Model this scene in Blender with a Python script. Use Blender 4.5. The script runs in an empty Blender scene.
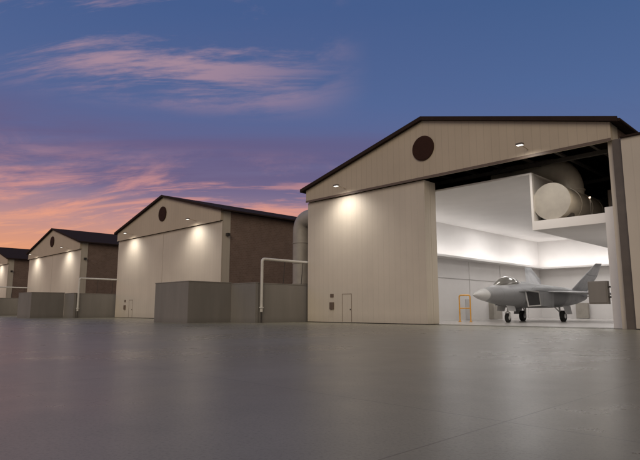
import bpy, bmesh, math, random
from mathutils import Vector, Matrix
random.seed(4)
S=bpy.context.scene
def lin(r,g,b):
    f=lambda c:(c/255/12.92) if c/255<=0.04045 else ((c/255+0.055)/1.055)**2.4
    return (f(r),f(g),f(b),1)
# ---------------------------------------------------------------- materials
def nmat(name):
    m=bpy.data.materials.new(name); m.use_nodes=True
    nt=m.node_tree; return m,nt,nt.nodes['Principled BSDF']
def N(nt,t,**k):
    n=nt.nodes.new(t)
    for a,b in k.items(): setattr(n,a,b)
    return n
def M(nt,op,a,b=None,c=None,clamp=False):
    n=nt.nodes.new('ShaderNodeMath'); n.operation=op; n.use_clamp=clamp
    for i,v in enumerate((a,b,c)):
        if v is None: continue
        if isinstance(v,(int,float)): n.inputs[i].default_value=v
        else: nt.links.new(v,n.inputs[i])
    return n.outputs[0]
def MIX(nt,f,a,b,mode='MIX'):
    n=nt.nodes.new('ShaderNodeMix'); n.data_type='RGBA'; n.blend_type=mode
    for i,v in ((0,f),(6,a),(7,b)):
        if isinstance(v,(int,float)): n.inputs[i].default_value=v
        elif isinstance(v,tuple): n.inputs[i].default_value=v
        else: nt.links.new(v,n.inputs[i])
    return n.outputs[2]
def RNG(nt,v,a,b,c,d,smooth=False):
    n=nt.nodes.new('ShaderNodeMapRange'); nt.links.new(v,n.inputs[0])
    if smooth: n.interpolation_type='SMOOTHSTEP'
    for i,x in enumerate((a,b,c,d)): n.inputs[i+1].default_value=x
    return n.outputs[0]
def noise(nt,vec,scale,detail=4,rough=.55,sc=None):
    if sc:
        mp=N(nt,'ShaderNodeMapping'); mp.inputs['Scale'].default_value=sc
        nt.links.new(vec,mp.inputs[0]); vec=mp.outputs[0]
    n=N(nt,'ShaderNodeTexNoise'); n.inputs['Scale'].default_value=scale
    n.inputs['Detail'].default_value=detail; n.inputs['Roughness'].default_value=rough
    nt.links.new(vec,n.inputs['Vector']); return n.outputs['Fac']
def bump(nt,p,h,strength,dist=.02):
    b=N(nt,'ShaderNodeBump'); b.inputs['Strength'].default_value=strength
    b.inputs['Distance'].default_value=dist
    nt.links.new(h,b.inputs['Height']); nt.links.new(b.outputs[0],p.inputs['Normal'])
def plain(name,col,rough=.6,metal=0,var=.15,scale=1.5,streak=False,spec=.5):
    m,nt,p=nmat(name); tc=N(nt,'ShaderNodeTexCoord').outputs['Object']
    f=noise(nt,tc,scale,5,.6,(1,1,.25) if streak else None)
    k=RNG(nt,f,.3,.7,1-var,1+var*.5)
    if streak:
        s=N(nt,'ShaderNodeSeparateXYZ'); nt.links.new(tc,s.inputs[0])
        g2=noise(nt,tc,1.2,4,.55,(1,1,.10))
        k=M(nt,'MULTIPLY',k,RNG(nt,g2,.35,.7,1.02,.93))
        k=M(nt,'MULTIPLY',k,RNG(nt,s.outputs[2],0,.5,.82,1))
    cmb=N(nt,'ShaderNodeCombineColor')
    for i in range(3): nt.links.new(k,cmb.inputs[i])
    c=MIX(nt,1.0,col,cmb.outputs[0],'MULTIPLY')
    nt.links.new(c,p.inputs['Base Color'])
    p.inputs['Roughness'].default_value=rough; p.inputs['Metallic'].default_value=metal
    p.inputs['Specular IOR Level'].default_value=spec
    return m
def siding(name,col,pitch=.5,depth=.3,ribk=.95):
    m,nt,p=nmat(name); tc=N(nt,'ShaderNodeTexCoord').outputs['Object']
    s=N(nt,'ShaderNodeSeparateXYZ'); nt.links.new(tc,s.inputs[0])
    u=M(nt,'ADD',s.outputs[0],s.outputs[1])
    fr=M(nt,'FRACT',M(nt,'MULTIPLY',u,1/pitch))
    tri=M(nt,'ABSOLUTE',M(nt,'SUBTRACT',fr,.5))
    rib=RNG(nt,tri,.42,.47,0,1,True)
    pid=M(nt,'FLOOR',M(nt,'MULTIPLY',u,1/(pitch*2)))
    wn=N(nt,'ShaderNodeTexWhiteNoise'); wn.noise_dimensions='1D'; nt.links.new(pid,wn.inputs['W'])
    n1=noise(nt,tc,.35,4,.55); n2=noise(nt,tc,.9,3,.5,(1,1,.12))
    k=M(nt,'MULTIPLY',RNG(nt,n1,.3,.7,.95,1.03),RNG(nt,n2,.3,.75,1.01,.97))
    k=M(nt,'MULTIPLY',k,RNG(nt,wn.outputs['Value'],0,1,.985,1.01))
    k=M(nt,'MULTIPLY',k,RNG(nt,s.outputs[2],0,.8,.86,1))
    k=M(nt,'MULTIPLY',k,RNG(nt,rib,0,1,1,ribk))
    cmb=N(nt,'ShaderNodeCombineColor')
    for i in range(3): nt.links.new(k,cmb.inputs[i])
    nt.links.new(MIX(nt,1.0,col,cmb.outputs[0],'MULTIPLY'),p.inputs['Base Color'])
    p.inputs['Roughness'].default_value=.55
    bump(nt,p,rib,depth,.012)
    return m
def brick(name):
    m,nt,p=nmat(name); tc=N(nt,'ShaderNodeTexCoord').outputs['Object']
    s=N(nt,'ShaderNodeSeparateXYZ'); nt.links.new(tc,s.inputs[0])
    c=N(nt,'ShaderNodeCombineXYZ'); nt.links.new(M(nt,'ADD',s.outputs[0],s.outputs[1]),c.inputs[0]); nt.links.new(s.outputs[2],c.inputs[1])
    b=N(nt,'ShaderNodeTexBrick'); nt.links.new(c.outputs[0],b.inputs['Vector'])
    b.inputs['Color1'].default_value=(.245,.172,.14,1); b.inputs['Color2'].default_value=(.21,.145,.117,1)
    b.inputs['Mortar'].default_value=(.29,.235,.205,1); b.inputs['Scale'].default_value=1
    b.inputs['Brick Width'].default_value=.40; b.inputs['Row Height'].default_value=.20; b.inputs['Mortar Size'].default_value=.010
    n1=noise(nt,tc,.6,5,.6); k=RNG(nt,n1,.3,.7,.88,1.10)
    cmb=N(nt,'ShaderNodeCombineColor')
    for i in range(3): nt.links.new(k,cmb.inputs[i])
    nt.links.new(MIX(nt,1.0,b.outputs['Color'],cmb.outputs[0],'MULTIPLY'),p.inputs['Base Color'])
    p.inputs['Roughness'].default_value=.9; p.inputs['Specular IOR Level'].default_value=.2
    bump(nt,p,b.outputs['Fac'],-.15,.01)
    return m
def emis(name,col,st):
    m,nt,p=nmat(name); p.inputs['Base Color'].default_value=(.8,.8,.8,1)
    p.inputs['Emission Color'].default_value=col; p.inputs['Emission Strength'].default_value=st
    return m
m_door=siding('door_siding',(.585,.52,.435,1),.55)
m_gable=siding('gable_siding',(.50,.42,.32,1),.55,.35,.91)
m_brick=brick('brick')
m_roof=plain('roof_metal',(.035,.022,.018,1),.9,0,spec=.15)
m_dark=plain('dark_steel',(.045,.04,.036,1),.6)
m_jamb=plain('jamb_steel',(.12,.10,.085,1),.5)
m_white=plain('white_liner',(.76,.735,.715,1),.5,0,.05,.4)
m_ledge=plain('ledge_paint',(.55,.53,.52,1),.5,0,.05)
m_pipe=plain('pipe_paint',(.62,.60,.56,1),.4,.0,.12)
m_duct=plain('duct_galvanised',(.38,.35,.305,1),.5,.1,.18,.9)
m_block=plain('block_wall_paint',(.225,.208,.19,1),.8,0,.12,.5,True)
m_cap=plain('wall_cap',(.25,.232,.212,1),.7,0,.15)
m_louver=plain('louver_rust',(.045,.02,.014,1),.8,spec=.2)
m_frame=plain('frame_brown',(.14,.10,.075,1),.5)
m_lamp=emis('lamp_lens',(1,.95,.86,1),1.6)
m_yellow=plain('yellow_paint',(.80,.40,.05,1),.4,0,.12)
m_jet2=plain('jet_light_grey',(.50,.50,.50,1),.45,.0,.1,2)
m_jetd=plain('jet_dark',(.03,.03,.033,1),.6)
m_tyre=plain('tyre_rubber',(.02,.02,.02,1),.8)
m_gear=plain('gear_white',(.65,.65,.65,1),.35,.1,.1)
m_jet,nt,p=nmat('jet_grey'); tc=N(nt,'ShaderNodeTexCoord').outputs['Object']
s=N(nt,'ShaderNodeSeparateXYZ'); nt.links.new(tc,s.inputs[0])
n1=noise(nt,tc,.35,2,.4,(1,.6,1)); n2=noise(nt,tc,3,4,.6)
c=MIX(nt,RNG(nt,n1,.46,.54,0,1,True),(.40,.40,.41,1),(.215,.218,.225,1))
def pl(o,pitch,off):
    fr=M(nt,'FRACT',M(nt,'MULTIPLY',M(nt,'ADD',o,off),1/pitch)); d=M(nt,'ABSOLUTE',M(nt,'SUBTRACT',fr,.5))
    return RNG(nt,d,.012/pitch,.024/pitch,1,0)
lines=M(nt,'MAXIMUM',pl(s.outputs[1],1.35,.3),pl(s.outputs[0],1.5,100.0))
c=MIX(nt,M(nt,'MULTIPLY',lines,.55),c,(.10,.10,.10,1))
c=MIX(nt,RNG(nt,n2,.4,.75,0,.3),c,(.20,.20,.20,1))
nt.links.new(c,p.inputs['Base Color']); p.inputs['Roughness'].default_value=.45
m_can,nt,p=nmat('canopy_glass'); p.inputs['Base Color'].default_value=(.24,.23,.21,1); p.inputs['Metallic'].default_value=.5; p.inputs['Roughness'].default_value=.1
n=N(nt,'ShaderNodeTexCoord'); bump(nt,p,noise(nt,n.outputs['Object'],.8,2),.05,.02)
# apron concrete
m_gnd,nt,p=nmat('apron_concrete'); tc=N(nt,'ShaderNodeTexCoord').outputs['Object']
s=N(nt,'ShaderNodeSeparateXYZ'); nt.links.new(tc,s.inputs[0])
def joint(o,off,pitch,w):
    fr=M(nt,'FRACT',M(nt,'MULTIPLY',M(nt,'ADD',o,off+pitch*200),1/pitch))
    d=M(nt,'MULTIPLY',M(nt,'ABSOLUTE',M(nt,'SUBTRACT',fr,.5)),pitch)
    return RNG(nt,d,w,w*2,1,0,True)
j1=joint(s.outputs[0],2.57+3.0,6.0,.006); j2=joint(s.outputs[1],-2.0,6.0,.006)
jj=M(nt,'MAXIMUM',j1,j2)
n1=noise(nt,tc,.06,6,.62); n2=noise(nt,tc,.9,6,.7); n3=noise(nt,tc,30,5,.75); n4=noise(nt,tc,.22,5,.6,(1,.5,1))
c=MIX(nt,RNG(nt,n1,.35,.65,0,1),(.275,.262,.195,1),(.335,.318,.24,1))
c=MIX(nt,RNG(nt,n2,.4,.72,0,.35),c,(.225,.212,.155,1))
c=MIX(nt,RNG(nt,n4,.5,.7,0,.30),c,(.39,.37,.29,1))
c=MIX(nt,RNG(nt,n3,.48,.66,0,.5),c,(.13,.122,.09,1))
c=MIX(nt,M(nt,'MULTIPLY',jj,.5),c,(.08,.075,.055,1))
nt.links.new(c,p.inputs['Base Color'])
r=M(nt,'ADD',RNG(nt,n2,.3,.7,.27,.32),RNG(nt,n4,.35,.65,-.04,.04))
nt.links.new(r,p.inputs['Roughness']); p.inputs['Specular IOR Level'].default_value=.30
h=M(nt,'SUBTRACT',M(nt,'ADD',M(nt,'MULTIPLY',n3,.40),M(nt,'MULTIPLY',n2,.03)),M(nt,'MULTIPLY',jj,.6))
bump(nt,p,h,.20,.012)
m_floor=plain('hangar_floor_paint',(.48,.46,.44,1),.25,0,.08,.3)
# ---------------------------------------------------------------- mesh helpers
def link(ob,parent=None):
    S.collection.objects.link(ob)
    if parent: ob.parent=parent
    return ob
def empty(name):
    return link(bpy.data.objects.new(name,None))
def meshob(name,vs,fs,mat,parent=None,smooth=False,bevel=0):
    me=bpy.data.meshes.new(name); me.from_pydata([tuple(v) for v in vs],[],fs); me.update()
    bm=bmesh.new(); bm.from_mesh(me); bmesh.ops.recalc_face_normals(bm,faces=bm.faces); bm.to_mesh(me); bm.free()
    me.materials.append(mat)
    if smooth:
        for f in me.polygons: f.use_smooth=True
    ob=link(bpy.data.objects.new(name,me),parent)
    if bevel:
        b=ob.modifiers.new('bev','BEVEL'); b.width=bevel; b.segments=2; b.limit_method='ANGLE'
    return ob
def box(name,x0,x1,y0,y1,z0,z1,mat,parent=None,bevel=0):
    vs=[(x,y,z) for x in (x0,x1) for y in (y0,y1) for z in (z0,z1)]
    fs=[(0,1,3,2),(4,6,7,5),(0,4,5,1),(2,3,7,6),(0,2,6,4),(1,5,7,3)]
    return meshob(name,vs,fs,mat,parent,False,bevel)
def prism_y(name,poly,y0,y1,mat,parent=None):
    n=len(poly); vs=[(x,y0,z) for x,z in poly]+[(x,y1,z) for x,z in poly]
    fs=[tuple(range(n)),tuple(range(n,2*n))]+[(i,(i+1)%n,n+(i+1)%n,n+i) for i in range(n)]
    return meshob(name,vs,fs,mat,parent)
def tube(name,pts,r,mat,parent=None,bend=0,seg=20):
    pts=[Vector(p) for p in pts]; path=[pts[0]]
    for i in range(1,len(pts)-1):
        a,b,c=pts[i-1],pts[i],pts[i+1]
        if bend:
            d1=(a-b).normalized()*bend; d2=(c-b).normalized()*bend
            for k in range(9):
                t=k/8; path.append((b+d1)*(1-t)**2+b*2*t*(1-t)+(b+d2)*t*t)
        else: path.append(b)
    path.append(pts[-1]); vs=[];fs=[]
    t0=(path[1]-path[0]).normalized(); up=Vector((0,0,1)) if abs(t0.z)<.9 else Vector((1,0,0))
    nrm=t0.cross(up).normalized(); rr=r if isinstance(r,list) else [r]*len(path)
    for i,q in enumerate(path):
        t=(path[min(i+1,len(path)-1)]-path[max(i-1,0)]).normalized()
        nrm=(nrm-t*nrm.dot(t)).normalized(); bn=t.cross(nrm)
        for k in range(seg):
            a=2*math.pi*k/seg; vs.append(q+(nrm*math.cos(a)+bn*math.sin(a))*rr[i])
    L=len(path)
    for i in range(L-1):
        for k in range(seg):
            fs.append((i*seg+k,i*seg+(k+1)%seg,(i+1)*seg+(k+1)%seg,(i+1)*seg+k))
    fs.append(tuple(range(seg))); fs.append(tuple(range((L-1)*seg,L*seg)))
    ob=meshob(name,vs,fs,mat,parent,True)
    e=ob.modifiers.new('es','EDGE_SPLIT'); e.split_angle=math.radians(50)
    return ob
# ---------------------------------------------------------------- ground
g=meshob('ground',[(-1500,-1500,0),(1500,-1500,0),(1500,1500,0),(-1500,1500,0)],[(0,1,2,3)],m_gnd)
# ---------------------------------------------------------------- hangars
YF=33.0; YB=72.5
def lamp(parent,x,z,on_pow):
    box('lamp_housing',x-.22,x+.22,YF-1.5,YF-1.2,z,z+.11,m_jamb,parent,.02)
    tube('lamp_arm',[(x,YF-1.25,z+.06),(x,YF-.19,z-.05)],.028,m_gable,parent,seg=8)
    box('lamp_lens',x-.18,x+.18,YF-1.46,YF-1.23,z-.03,z-.004,m_lamp,parent)
    l=bpy.data.lights.new('flood','SPOT'); l.energy=on_pow; l.color=(1,.94,.85); l.spot_size=math.radians(135); l.spot_blend=1.0; l.shadow_soft_size=.3
    o=link(bpy.data.objects.new('flood_light',l),parent); o.location=(x,YF-2.0,z-.2)
    o.rotation_euler=Vector((0,-.42,1)).to_track_quat('Z','Y').to_euler()
def hangar(cx,opened):
    H=empty('hangar'); HW=12.75
    sl=(15.1-11.75)/HW
    prism_y('gable_wall',[(cx-HW,10.7),(cx+HW,10.7),(cx+HW,11.75),(cx,15.1),(cx-HW,11.75)],YF-.2,YF+.15,m_gable,H)
    box('header_trim',cx-HW,cx+HW,YF-.24,YF-.203,10.62,10.80,m_frame if opened else m_gable,H)
    OV=13.2
    for sg,nm in ((-1,'roof_slope'),(1,'roof_slope')):
        zt=15.12; ze=15.12-OV*sl
        poly=[(cx,zt),(cx+sg*OV,ze),(cx+sg*OV,ze+.22),(cx,zt+.22)]
        prism_y(nm,poly,YF-.45,YB+.5,m_roof,H)
        poly=[(cx,zt-.04),(cx+sg*(OV+.04),ze-.04),(cx+sg*(OV+.04),ze+.24),(cx,zt+.24)]
        prism_y('rake_fascia',poly,YF-.52,YF-.453,m_roof,H)
        tube('gutter',[(cx+sg*(OV+.1),YF-.4,ze+.06),(cx+sg*(OV+.1),YB+.4,ze+.06)],.09,m_roof,H,seg=8)
    vz=12.95
    tube('vent_ring',[(cx,YF-.30,vz),(cx,YF-.2,vz)],.94,m_louver,H,seg=40)
    tube('vent_disc',[(cx,YF-.32,vz),(cx,YF-.27,vz)],.88,m_louver,H,seg=40)
    for i in range(-9,10):
        hw=math.sqrt(max(.01,.86**2-(i*.09)**2))
        box('vent_blade',cx-hw,cx+hw,YF-.335,YF-.322,vz+i*.09-.015,vz+i*.09+.02,m_louver,H)
    for sg in (-1,1):
        a,b=sorted((cx+sg*HW,cx+sg*(HW-.3)))
        box('corner_return',a,b,YF+.152,YF+1.1,0,11.72,m_door,H)
        a,b=sorted((cx+sg*(HW-.03),cx+sg*(HW-.3)))
        box('brick_side_wall',a,b,YF+1.102,YB,.0,11.70,m_brick,H)
        a,b=sorted((cx+sg*(HW+.05),cx+sg*(HW-.02)))
        box('plinth',a,b,YF+1.102,YB,0,.9,m_cap,H)
        for yy in (44,53,62):
            tube('downpipe',[(cx+sg*(HW+.1),yy,0),(cx+sg*(HW+.1),yy,11.5)],.07,m_frame,H,seg=8)
        a,b=sorted((cx+sg*(HW+.003),cx+sg*(HW+.35)))
        box('side_lamp',a,b,YF+.5,YF+.85,9.0,9.3,m_dark,H)
    box('back_wall',cx-HW,cx+HW,YB+.002,YB+.3,0,11.7,m_brick,H)
    prism_y('back_gable',[(cx-HW,11.702),(cx+HW,11.702),(cx+HW,11.75),(cx,15.1),(cx-HW,11.75)],YB+.002,YB+.3,m_gable,H)
    def leaf(x0,x1,y0,y1):
        box('door_leaf',x0,x1,y0,y1,.06,10.61,m_door,H)
        box('door_bottom_seal',x0+.02,x1-.02,y0+.05,y1-.05,.012,.058,m_dark,H)
    W=HW-.02
    if not opened:
        leaf(cx-W,cx-6.38,YF+.03,YF+.13); leaf(cx-6.375,cx-.03,YF+.03,YF+.13)
        leaf(cx+.03,cx+6.375,YF+.03,YF+.13); leaf(cx+6.38,cx+W,YF+.03,YF+.13)
        box('door_stop',cx-.028,cx+.028,YF+.06,YF+.12,.06,10.6,m_dark,H)
    else:
        leaf(cx-W,cx-6.38,YF+.03,YF+.145); leaf(cx-6.375,cx-.18,YF+.03,YF+.75)
        leaf(cx-6.30,cx-.20,YF+.80,YF+1.5)
        leaf(cx+13.27,cx+20,YF-.30,YF+.25)
        box('outrigger_rail',cx+13.27,cx+20.5,YF-.45,YF+.3,10.62,10.72,m_roof,H)
        box('outrigger_post',cx+20.1,cx+20.4,YF-.2,YF+.1,0,10.618,m_dark,H)
        box('jamb',cx+12.76,cx+13.22,YF-.12,YF+1.0,0,10.69,m_jamb,H)
    for yy in (YF+.09,YF+1.1): box('door_track',cx-HW,cx+HW,yy-.03,yy+.03,.001,.011,m_dark,H)
    px=cx-8.05
    for a,b,c,d in ((px-.53,px-.50,0.1,2.35),(px+.50,px+.53,0.1,2.35),(px-.53,px+.53,2.352,2.38)):
        box('wicket_frame',a,b,YF+.01,YF+.028,c,d,m_frame,H)
    box('wicket_handle',px+.36,px+.44,YF-.02,YF+.028,1.05,1.15,m_dark,H)
    box('control_box',px-1.9,px-1.45,YF-.1,YF+.028,1.1,1.7,m_frame,H,.02)
    box('door_sign',px-1.9,px-1.5,YF+.0,YF+.028,2.1,2.4,m_frame,H)
    for dx in (-7.9,7.9): lamp(H,cx+dx,11.2,LP)
    tube('side_duct',[(cx-17.0,36.2,0),(cx-17.0,36.2,10.0),(cx-12.6,36.2,10.0)],.88,m_duct,H,bend=1.3,seg=28)
    for z in (3.6,5.6,7.6): tube('duct_flange',[(cx-17.0,36.2,z-.04),(cx-17.0,36.2,z+.04)],.93,m_duct,H,seg=28)
    box('duct_plinth',cx-18.2,cx-15.8,35.0,37.4,0,.5,m_cap,H)
    tube('service_pipe',[(cx-12.93,28.0,.9),(cx-12.93,28.0,5.25),(cx-12.93,34.2,5.25),(cx-12.7,34.2,5.25)],.12,m_pipe,H,bend=.28,seg=14)
    tube('pipe_flange',[(cx-12.93,28.0,1.2),(cx-12.93,28.0,1.3)],.19,m_pipe,H,seg=14)
    tube('pipe_foot',[(cx-12.93,28.0,0),(cx-12.93,28.0,.9)],.07,m_dark,H,seg=10)
    for yy in (30.5,32.6): tube('pipe_bracket',[(cx-13.15,yy,3.2),(cx-12.93,yy,5.15)],.03,m_dark,H,seg=8)
    return H
LP=780
cs=[-22.3,-61.3,-100.4,-139.5]
for i,cx in enumerate(cs):
    hangar(cx,i==0)
    E=empty('screen_wall')
    zh=3.35; T=.3
    x1=cx-16.5; x0=x1-5.5; x2=cx-13.1
    def wseg(a,b,c,d,z=zh):
        box('wall_panel',a,b,c,d,0,z,m_block,E)
        box('wall_cap',a-.03,b+.03,c-.03,d+.03,z+.002,z+.06,m_cap,E)
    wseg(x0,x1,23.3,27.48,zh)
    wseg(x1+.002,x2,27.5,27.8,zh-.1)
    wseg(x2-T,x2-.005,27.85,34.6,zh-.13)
# ---------------------------------------------------------------- interior liner of open hangar
L=empty('hangar_interior')
cx=cs[0]; yl=34.7; yb=71.0; xl=-30.6; xm=-15.1; xr=-10.7; zc=10.0; z2=6.24
box('liner_floor',xl,xr,yl-.1,yb,.004,.012,m_floor,L)
box('liner_ceiling',xl,xm,yl,yb,zc,zc+.12,m_white,L)
box('liner_left_wall',xl-.15,xl,yl,yb,0,zc,m_white,L)
box('liner_back_wall',xl,xr,yb,yb+.2,0,zc+.1,m_white,L)
box('liner_step_wall',xm-.15,xm,yl+.002,yb,z2+.6,zc,m_white,L)
box('liner_low_roof',xm-.15,xr,yl+.002,yb,z2,z2+.598,m_white,L)
box('liner_right_wall',xr,xr+.5,yl-.2,yb,0,z2+.9,m_white,L)
box('front_return_wall',xr+.502,cx+12.44,yl-.2,yl+.1,0,z2+.9,m_white,L)
box('front_left_return',-34.9,xl-.152,yl,yl+.2,0,zc,m_white,L)
box('truss_chord',cx-12.4,cx+12.4,36.2,36.45,10.9,11.15,m_dark,L)
box('truss_chord_upper',cx-12.4,cx+12.4,44.2,44.45,10.9,11.15,m_dark,L)
for k in range(-5,6): box('purlin',cx+k*2.2-.1,cx+k*2.2+.1,33.6,72,11.16,11.32,m_dark,L)
box('wall_ledge',xl,xl+1.3,yl+.1,yb-1.4,6.3,6.5,m_white,L)
box('wall_ledge',xl,xm-.2,yb-1.3,yb,6.3,6.5,m_white,L)
box('wall_conduit',xl+.0,xl+.06,yl+.5,yb-.7,4.3,4.36,m_ledge,L)
for k in range(5):
    y=39+k*7.0
    box('wall_pilaster',xl,xl+.06,y,y+.2,.1,6.29,m_white,L)
box('exit_door',xl,xl+.05,52,53.1,.05,2.2,m_ledge,L); box('cabinet',xl,xl+.6,57,59,.05,1.9,m_duct,L)
box('cabinet',-26,-24.6,yb-.7,yb-.2,.05,1.9,m_duct,L); box('cabinet',-20,-17,yb-.9,yb-.2,.05,1.1,m_frame,L)
def area(name,loc,rot,sx,sy,e,col,par):
    l=bpy.data.lights.new(name,'AREA'); l.shape='RECTANGLE'; l.size=sx; l.size_y=sy; l.energy=e; l.color=col
    o=link(bpy.data.objects.new(name,l),par); o.location=loc; o.rotation_euler=rot; return o
for x in (-26.5,-19.5,):
    for y in (42,55,66):
        area('ceiling_light',(x,y,zc-.02),(0,0,0),4.0,4.0,245,(1,.97,.95),L)
for y in (41,56):
    area('ceiling_light',(-12.85,y,z2-.02),(0,0,0),2.8,4.0,120,(1,.97,.95),L)
area('cove_light',(xl+1.1,52.5,6.6),(math.radians(180),math.radians(-28),0),.35,34,225,(1,.97,.95),L)
area('cove_light',(-23,yb-1.1,6.6),(math.radians(152),0,0),14,.35,100,(1,.97,.95),L)
# mechanical plant above low roof
D=empty('ventilation_unit')
tube('tank',[(-14.0,35.0,8.05),(-14.0,41.4,8.05)],1.18,m_duct,D,seg=40)
tube('tank_end_rim',[(-14.0,34.93,8.05),(-14.0,35.12,8.05)],1.22,m_duct,D,seg=40)
for y in (37,39,41): tube('tank_band',[(-14,y-.04,8.05),(-14,y+.04,8.05)],1.205,m_duct,D,seg=40)
for y in (35.9,40.5): box('tank_saddle',-15.0,-13.0,y-.15,y+.15,6.842,7.25,m_dark,D)
tube('elbow_duct',[(-19.5,38.4,11.0),(-14.0,38.4,11.0),(-14.0,38.4,8.6)],.85,m_duct,D,bend=1.7,seg=30)
tube('elbow_flange',[(-14.0,38.4,9.2),(-14.0,38.4,9.3)],.92,m_duct,D,seg=30)
box('air_handler',-12.3,-10.6,40.5,44.5,6.842,9.4,m_frame,D,.04)
box('air_handler_panel',-12.1,-10.8,40.44,40.497,7.1,9.1,m_jamb,D)
box('duct_fill_box',-11.72,-11.6,35.0,35.1,7.9,8.0,m_jamb,D); tube('duct_fill_post',[(-11.66,35.05,6.842),(-11.66,35.05,7.9)],.02,m_dark,D,seg=6)  # made-up dim box and post to carry the added duct light
l=bpy.data.lights.new('duct_fill','POINT'); l.energy=42; l.shadow_soft_size=.06; l.color=(1,.86,.68)  # fill light added to brighten the elbow duct
o=link(bpy.data.objects.new('duct_fill',l),D); o.location=(-11.7,34.85,8.1)
# ---------------------------------------------------------------- yellow guard frame
A=empty('safety_barrier')
ax,ay=-25.9,43.0
tube('hoop',[(ax,ay,.03),(ax,ay,2.35),(ax+.9,ay+.3,2.35),(ax+.9,ay+.3,.03)],.06,m_yellow,A,bend=.18,seg=10)
tube('mid_rail',[(ax,ay,1.2),(ax+.9,ay+.3,1.2)],.045,m_yellow,A,seg=8)
for x,y in ((ax,ay),(ax+.9,ay+.3)): box('foot_plate',x-.12,x+.12,y-.12,y+.12,.013,.04,m_yellow,A)
B=empty('electrical_cabinet')
box('cabinet_body',-11.95,-10.86,34.42,34.8,1.4,2.75,m_block,B,.02)
box('cabinet_door',-11.88,-10.93,34.39,34.418,1.47,2.68,m_block,B,.01)
tube('cabinet_bracket',[(-11.0,34.6,1.8),(-10.65,34.6,1.8)],.05,m_dark,B,seg=8)
tube('cabinet_bracket',[(-11.0,34.6,2.4),(-10.65,34.6,2.4)],.05,m_dark,B,seg=8)
# ---------------------------------------------------------------- fighter jet
J=empty('fighter_jet')
def loft(name,secs,mat,nn=28,ex=None):
    vs=[];fs=[]
    for (s,w,zc_,zt,zb,nu,nl,xo) in secs:
        for k in range(nn):
            a=2*math.pi*k/nn; ca,sa=math.cos(a),math.sin(a)
            e=nu if sa>=0 else nl
            x=w*math.copysign(abs(ca)**(2/e),ca); hh=(zt-zc_) if sa>=0 else (zc_-zb)
            vs.append((x+xo,s,zc_+hh*math.copysign(abs(sa)**(2/e),sa)))
    for i in range(len(secs)-1):
        for k in range(nn): fs.append((i*nn+k,i*nn+(k+1)%nn,(i+1)*nn+(k+1)%nn,(i+1)*nn+k))
    fs.append(tuple(range(nn))); fs.append(tuple(range((len(secs)-1)*nn,len(secs)*nn)))
    ob=meshob(name,vs,fs,mat,J,True)
    e=ob.modifiers.new('es','EDGE_SPLIT'); e.split_angle=math.radians(38)
    return ob
fus=[(0,.02,2.02,2.04,2.0,2,2,0),(.25,.15,2.02,2.15,1.9,1.8,2,0),(.8,.36,2.04,2.34,1.76,1.7,2,0),(1.7,.60,2.08,2.56,1.60,1.6,1.9,0),(2.8,.80,2.14,2.76,1.45,1.6,1.9,0),
(4.0,.97,2.22,2.95,1.33,1.6,2,0),(5.2,1.10,2.28,3.05,1.25,1.6,2.2,0),(6.4,1.22,2.32,3.12,1.18,1.7,2.6,0),(7.4,1.5,2.36,3.14,1.15,2,3.2,0),(8.6,1.95,2.38,3.12,1.12,2.2,4,0),
(10.5,2.12,2.40,3.05,1.12,2.5,4.5,0),(13,2.15,2.40,2.95,1.2,2.8,4,0),(15.2,2.1,2.36,2.82,1.4,3,3.5,0),(16.8,1.9,2.32,2.66,1.65,3.2,3.2,0)]
loft('fuselage',fus,m_jet)
rad=[(0.0,.022,2.02,2.045,1.995,2,2,0),(.25,.158,2.02,2.158,1.892,1.8,2,0),(.8,.368,2.04,2.348,1.752,1.7,2,0),(1.5,.565,2.07,2.53,1.625,1.6,1.9,0)]
loft('radome',rad,m_jet2)
can=[(3.25,.06,2.78,2.84,2.7,2,2,0),(3.6,.30,2.80,3.10,2.7,2,2,0),(4.1,.44,2.84,3.36,2.7,2,2,0),(4.8,.52,2.88,3.56,2.7,2,2,0),(5.5,.52,2.92,3.57,2.75,2,2,0),(6.2,.46,2.96,3.47,2.8,2,2,0),(6.9,.34,3.0,3.32,2.9,2,2,0),(7.5,.16,3.02,3.18,2.95,2,2,0)]
loft('canopy',can,m_can)
fr=[(s_,w_+.03,z0-.02,z0+.06,z0-.1,2,2,0) for s_,w_,z0,_,_,_,_,_ in can]
loft('canopy_sill',fr,m_jet2)
loft('canopy_bow',[(6.15,.485,2.96,3.495,2.8,2,2,0),(6.3,.47,2.965,3.475,2.8,2,2,0)],m_jet)
loft('spine',[(6.8,.3,2.98,3.2,2.9,2,2,0),(8,.34,3.0,3.28,2.9,2,2,0),(11,.3,2.95,3.12,2.8,2,2,0),(14,.15,2.8,2.96,2.7,2,2,0)],m_jet)
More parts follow.
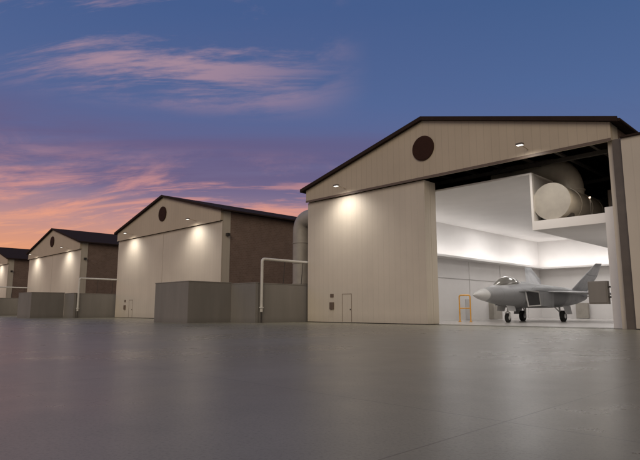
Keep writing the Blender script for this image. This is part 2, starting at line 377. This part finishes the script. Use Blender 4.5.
for sg in (-1,1):
    def P(x,s,z): return (sg*x,s,z)
    vs=[P(1.16,5.7,2.50),P(2.02,6.35,2.38),P(1.92,6.85,1.28),P(1.12,6.25,1.22),
        P(1.0,8.9,2.75),P(2.14,8.9,2.42),P(2.06,8.9,1.18),P(1.0,8.9,1.13)]
    meshob('intake_nacelle',vs,[(0,1,5,4),(1,2,6,5),(2,3,7,6),(3,0,4,7),(4,5,6,7)],m_jet,J)
    vs=[P(1.23,5.86,2.40),P(1.95,6.41,2.30),P(1.86,6.83,1.36),P(1.19,6.33,1.30)]
    meshob('intake_mouth',vs,[(0,1,2,3)],m_jetd,J)  # dark sheet painted in place of the shaded intake opening
    o=[P(1.16,5.7,2.50),P(2.02,6.35,2.38),P(1.92,6.85,1.28),P(1.12,6.25,1.22)]
    ii=[(x,s_-.01,z) for x,s_,z in vs]
    meshob('intake_lip',o+ii,[(0,1,5,4),(1,2,6,5),(2,3,7,6),(3,0,4,7)],m_jet2,J)
    def slab(name,pts,t,mat,shr=.72):
        n=len(pts); c=Vector((sum(p[0] for p in pts)/n,sum(p[1] for p in pts)/n,sum(p[2] for p in pts)/n))
        a=Vector(pts[1])-Vector(pts[0]); b=Vector(pts[-1])-Vector(pts[0]); nm=a.cross(b).normalized()
        vs=[]
        for q in pts: vs.append(Vector(q)+nm*.02)
        for q in pts: vs.append(Vector(q)-nm*.02)
        for q in pts: vs.append(Vector(q)*shr+c*(1-shr)+nm*t)
        for q in pts: vs.append(Vector(q)*shr+c*(1-shr)-nm*t)
        fs=[tuple(range(2*n,3*n)),tuple(range(3*n,4*n))]
        for i in range(n):
            k=(i+1)%n
            fs+= [(i,k,n+k,n+i),(i,k,2*n+k,2*n+i),(n+i,n+k,3*n+k,3*n+i)]
        return meshob(name,vs,fs,mat,J)
    slab('wing',[P(1.9,7.6,2.40),P(6.75,12.3,2.22),P(6.78,13.3,2.22),P(6.2,13.75,2.24),P(1.9,15.4,2.40)],.10,m_jet)
    slab('wing_root_extension',[P(1.0,4.9,2.36),P(1.95,6.2,2.46),P(2.1,8.4,2.44),P(1.2,8.4,2.48)],.03,m_jet)
    slab('tailplane',[P(1.8,14.7,2.2),P(4.45,17.2,2.1),P(4.3,18.3,2.1),P(3.0,18.95,2.12),P(1.8,18.3,2.2)],.06,m_jet)
    slab('tail_fin',[P(1.95,12.9,2.62),P(3.22,15.55,5.02),P(3.26,16.9,5.08),P(2.6,17.35,3.9),P(1.95,16.6,2.62)],.07,m_jet)
    tube('rudder_hinge',[P(1.99,15.6,2.7),P(3.2,16.45,4.9)],.022,m_jetd,J,seg=6)
    tube('flap_hinge',[P(2.3,14.3,2.51),P(6.1,12.95,2.31)],.02,m_jetd,J,seg=6)
    vs=[P(.2,16.7,2.6),P(1.5,16.7,2.6),P(1.5,16.7,1.75),P(.2,16.7,1.75),P(.3,18.1,2.35),P(1.35,18.1,2.35),P(1.35,18.1,2.05),P(.3,18.1,2.05)]
    meshob('nozzle',vs,[(0,1,5,4),(1,2,6,5),(2,3,7,6),(3,0,4,7),(4,5,6,7)],m_jetd,J)
    gx=sg*1.75; gs=11.4
    tube('main_wheel',[(gx-.17,gs,.46),(gx-.13,gs,.46),(gx+.13,gs,.46),(gx+.17,gs,.46)],[.36,.46,.46,.36],m_tyre,J,seg=26)
    tube('main_hub',[(gx-.19,gs,.46),(gx+.19,gs,.46)],.2,m_gear,J,seg=20)
    tube('main_strut',[(gx-sg*.25,gs,.46),(gx-sg*.28,gs,1.3)],.075,m_gear,J,seg=12)
    tube('main_brace',[(gx-sg*.27,gs-.05,.8),(gx-sg*.4,gs-.9,1.3)],.045,m_gear,J,seg=10)
    meshob('main_gear_door',[(sg*2.05,gs-.75,1.3),(sg*2.05,gs+.75,1.3),(sg*2.22,gs+.65,.62),(sg*2.22,gs-.65,.62),(sg*2.09,gs-.75,1.3),(sg*2.09,gs+.75,1.3),(sg*2.26,gs+.65,.62),(sg*2.26,gs-.65,.62)],
        [(0,1,2,3),(4,5,6,7),(0,1,5,4),(1,2,6,5),(2,3,7,6),(3,0,4,7)],m_jet2,J)
    meshob('nose_gear_door',[(sg*.35,4.2,1.32),(sg*.35,5.6,1.28),(sg*.48,5.55,.85),(sg*.48,4.3,.9)],[(0,1,2,3)],m_jet2,J)
ns=5.1
tube('nose_wheel',[(-.12,ns,.36),(-.09,ns,.36),(.09,ns,.36),(.12,ns,.36)],[.28,.36,.36,.28],m_tyre,J,seg=24)
tube('nose_hub',[(-.135,ns,.36),(.135,ns,.36)],.15,m_gear,J,seg=18)
tube('nose_strut',[(0.17,ns,.36),(.17,ns,.75),(0,ns,.85),(0,ns+.1,1.5)],.06,m_gear,J,seg=12)
tube('nose_strut_fork',[(-0.17,ns,.36),(-.17,ns,.75),(0,ns,.85)],.05,m_gear,J,seg=12)
tube('nose_drag_brace',[(0,ns-.02,.95),(0,ns+.8,1.4)],.04,m_gear,J,seg=10)
J.location=(-21.6,37.9,.012); J.scale=(1.08,1.08,1.08)
# ---------------------------------------------------------------- world
w=bpy.data.worlds.new('World'); S.world=w; w.use_nodes=True; nt=w.node_tree; nt.nodes.clear()
out=N(nt,'ShaderNodeOutputWorld'); bg=N(nt,'ShaderNodeBackground'); nt.links.new(bg.outputs[0],out.inputs[0])
tc=N(nt,'ShaderNodeTexCoord').outputs['Generated']
sp=N(nt,'ShaderNodeSeparateXYZ'); nt.links.new(tc,sp.inputs[0]); X,Y,Z=sp.outputs
hl=M(nt,'SQRT',M(nt,'ADD',M(nt,'MULTIPLY',X,X),M(nt,'MULTIPLY',Y,Y)))
dt=M(nt,'DIVIDE',M(nt,'ADD',M(nt,'MULTIPLY',X,-.983),M(nt,'MULTIPLY',Y,.18)),M(nt,'MAXIMUM',hl,.001))
az=RNG(nt,dt,.40,.98,0,1,True)
def ramp(v,stops):
    r=N(nt,'ShaderNodeValToRGB'); nt.links.new(v,r.inputs[0]); e=r.color_ramp.elements
    while len(e)<len(stops): e.new(.5)
    for i,(q,c) in enumerate(stops): e[i].position=q; e[i].color=lin(*c)
    return r.outputs[0]
Zp=M(nt,'MAXIMUM',Z,0)
ga=ramp(Zp,[(0,(248,166,100)),(.09,(232,158,116)),(.15,(192,144,140)),(.21,(136,122,150)),(.29,(96,104,148)),(.38,(82,102,148)),(.5,(70,94,142)),(1,(60,76,118))])
gb=ramp(Zp,[(0,(160,142,150)),(.14,(120,124,156)),(.24,(94,110,152)),(.36,(80,104,150)),(.5,(66,94,140)),(1,(60,76,118))])
gc=ramp(Zp,[(0,(168,150,130)),(.3,(150,138,124)),(.7,(112,110,112)),(1,(60,76,118))])  # assumed warm-grey sky behind the camera, toned to give the walls warm fill
base=MIX(nt,az,gb,ga)
dz=M(nt,'ADD',Zp,.14)
aa=M(nt,'ADD',M(nt,'MULTIPLY',X,.702),M(nt,'MULTIPLY',Y,.712)); bb=M(nt,'ADD',M(nt,'MULTIPLY',X,-.712),M(nt,'MULTIPLY',Y,.702))
def cl(sa,sb,sk,off,scale,det=8,ro=.6,dist=.5):
    cv=N(nt,'ShaderNodeCombineXYZ')
    nt.links.new(M(nt,'MULTIPLY',M(nt,'DIVIDE',aa,dz),sa),cv.inputs[0])
    b2=M(nt,'ADD',bb,M(nt,'MULTIPLY',aa,sk))
    nt.links.new(M(nt,'MULTIPLY',M(nt,'DIVIDE',b2,dz),sb),cv.inputs[1])
    mp=N(nt,'ShaderNodeMapping'); mp.inputs['Location'].default_value=off
    nt.links.new(cv.outputs[0],mp.inputs[0])
    n=N(nt,'ShaderNodeTexNoise'); n.inputs['Scale'].default_value=scale; n.inputs['Detail'].default_value=det; n.inputs['Roughness'].default_value=ro; n.inputs['Distortion'].default_value=dist
    nt.links.new(mp.outputs[0],n.inputs['Vector']); return n.outputs['Fac']
ca=cl(.9,1.5,.15,(3.75,2.12,0),.9,9,.64,.5); cb=cl(.35,1.3,-.1,(7.3,2.2,4),.9); cc=cl(.7,2.6,.1,(1.3,5.7,9),1.0,9,.65,.8)
bank=M(nt,'MULTIPLY',RNG(nt,Z,.15,.25,0,1,True),RNG(nt,Z,.28,.36,1,.08,True))
mauve=M(nt,'MULTIPLY',RNG(nt,cb,.40,.58,0,.8,True),bank)
base=MIX(nt,mauve,base,MIX(nt,az,lin(84,94,138),lin(104,92,128)))
pk=RNG(nt,ca,.48,.62,0,.95,True); pk2=RNG(nt,cc,.50,.64,0,.8,True)
pinkc=ramp(Zp,[(0,(252,180,112)),(.12,(240,166,126)),(.2,(218,150,140)),(.3,(186,140,150)),(.42,(218,168,164)),(.7,(150,135,165))])
low=M(nt,'MULTIPLY',RNG(nt,Z,.19,.30,1,0,True),RNG(nt,dt,.52,.92,.12,1,True))
lowf=M(nt,'MULTIPLY',M(nt,'MAXIMUM',pk,pk2),low)
hi=M(nt,'MULTIPLY',RNG(nt,Z,.33,.40,.0,1,True),RNG(nt,dt,.76,.97,0,1,True))
hif=M(nt,'MULTIPLY',M(nt,'MAXIMUM',pk,M(nt,'MULTIPLY',pk2,.6)),hi)
base=MIX(nt,lowf,base,pinkc); base=MIX(nt,hif,base,pinkc)
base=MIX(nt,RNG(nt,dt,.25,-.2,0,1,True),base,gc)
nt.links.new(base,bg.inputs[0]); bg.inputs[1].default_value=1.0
# ---------------------------------------------------------------- warm light added behind the camera, brightens the facades after sunset
sl_=bpy.data.lights.new('dusk_fill','SUN'); sl_.energy=.95; sl_.angle=math.radians(40); sl_.color=(1,.86,.69)
so=link(bpy.data.objects.new('dusk_fill',sl_)); so.rotation_euler=Vector((.40,-.85,.55)).to_track_quat('Z','Y').to_euler()
# ---------------------------------------------------------------- camera
cd=bpy.data.cameras.new('camera'); cam=link(bpy.data.objects.new('camera',cd)); S.camera=cam
cd.lens=30.4; cd.sensor_width=36; cd.clip_end=5000; cd.clip_start=.05
cam.location=(0,0,1.05)
th=math.radians(8.42); yaw=math.radians(45.4)
cam.rotation_euler=(math.radians(90)+th,0,yaw)
S.view_settings.view_transform='Standard'; S.view_settings.look='None'; S.view_settings.exposure=0
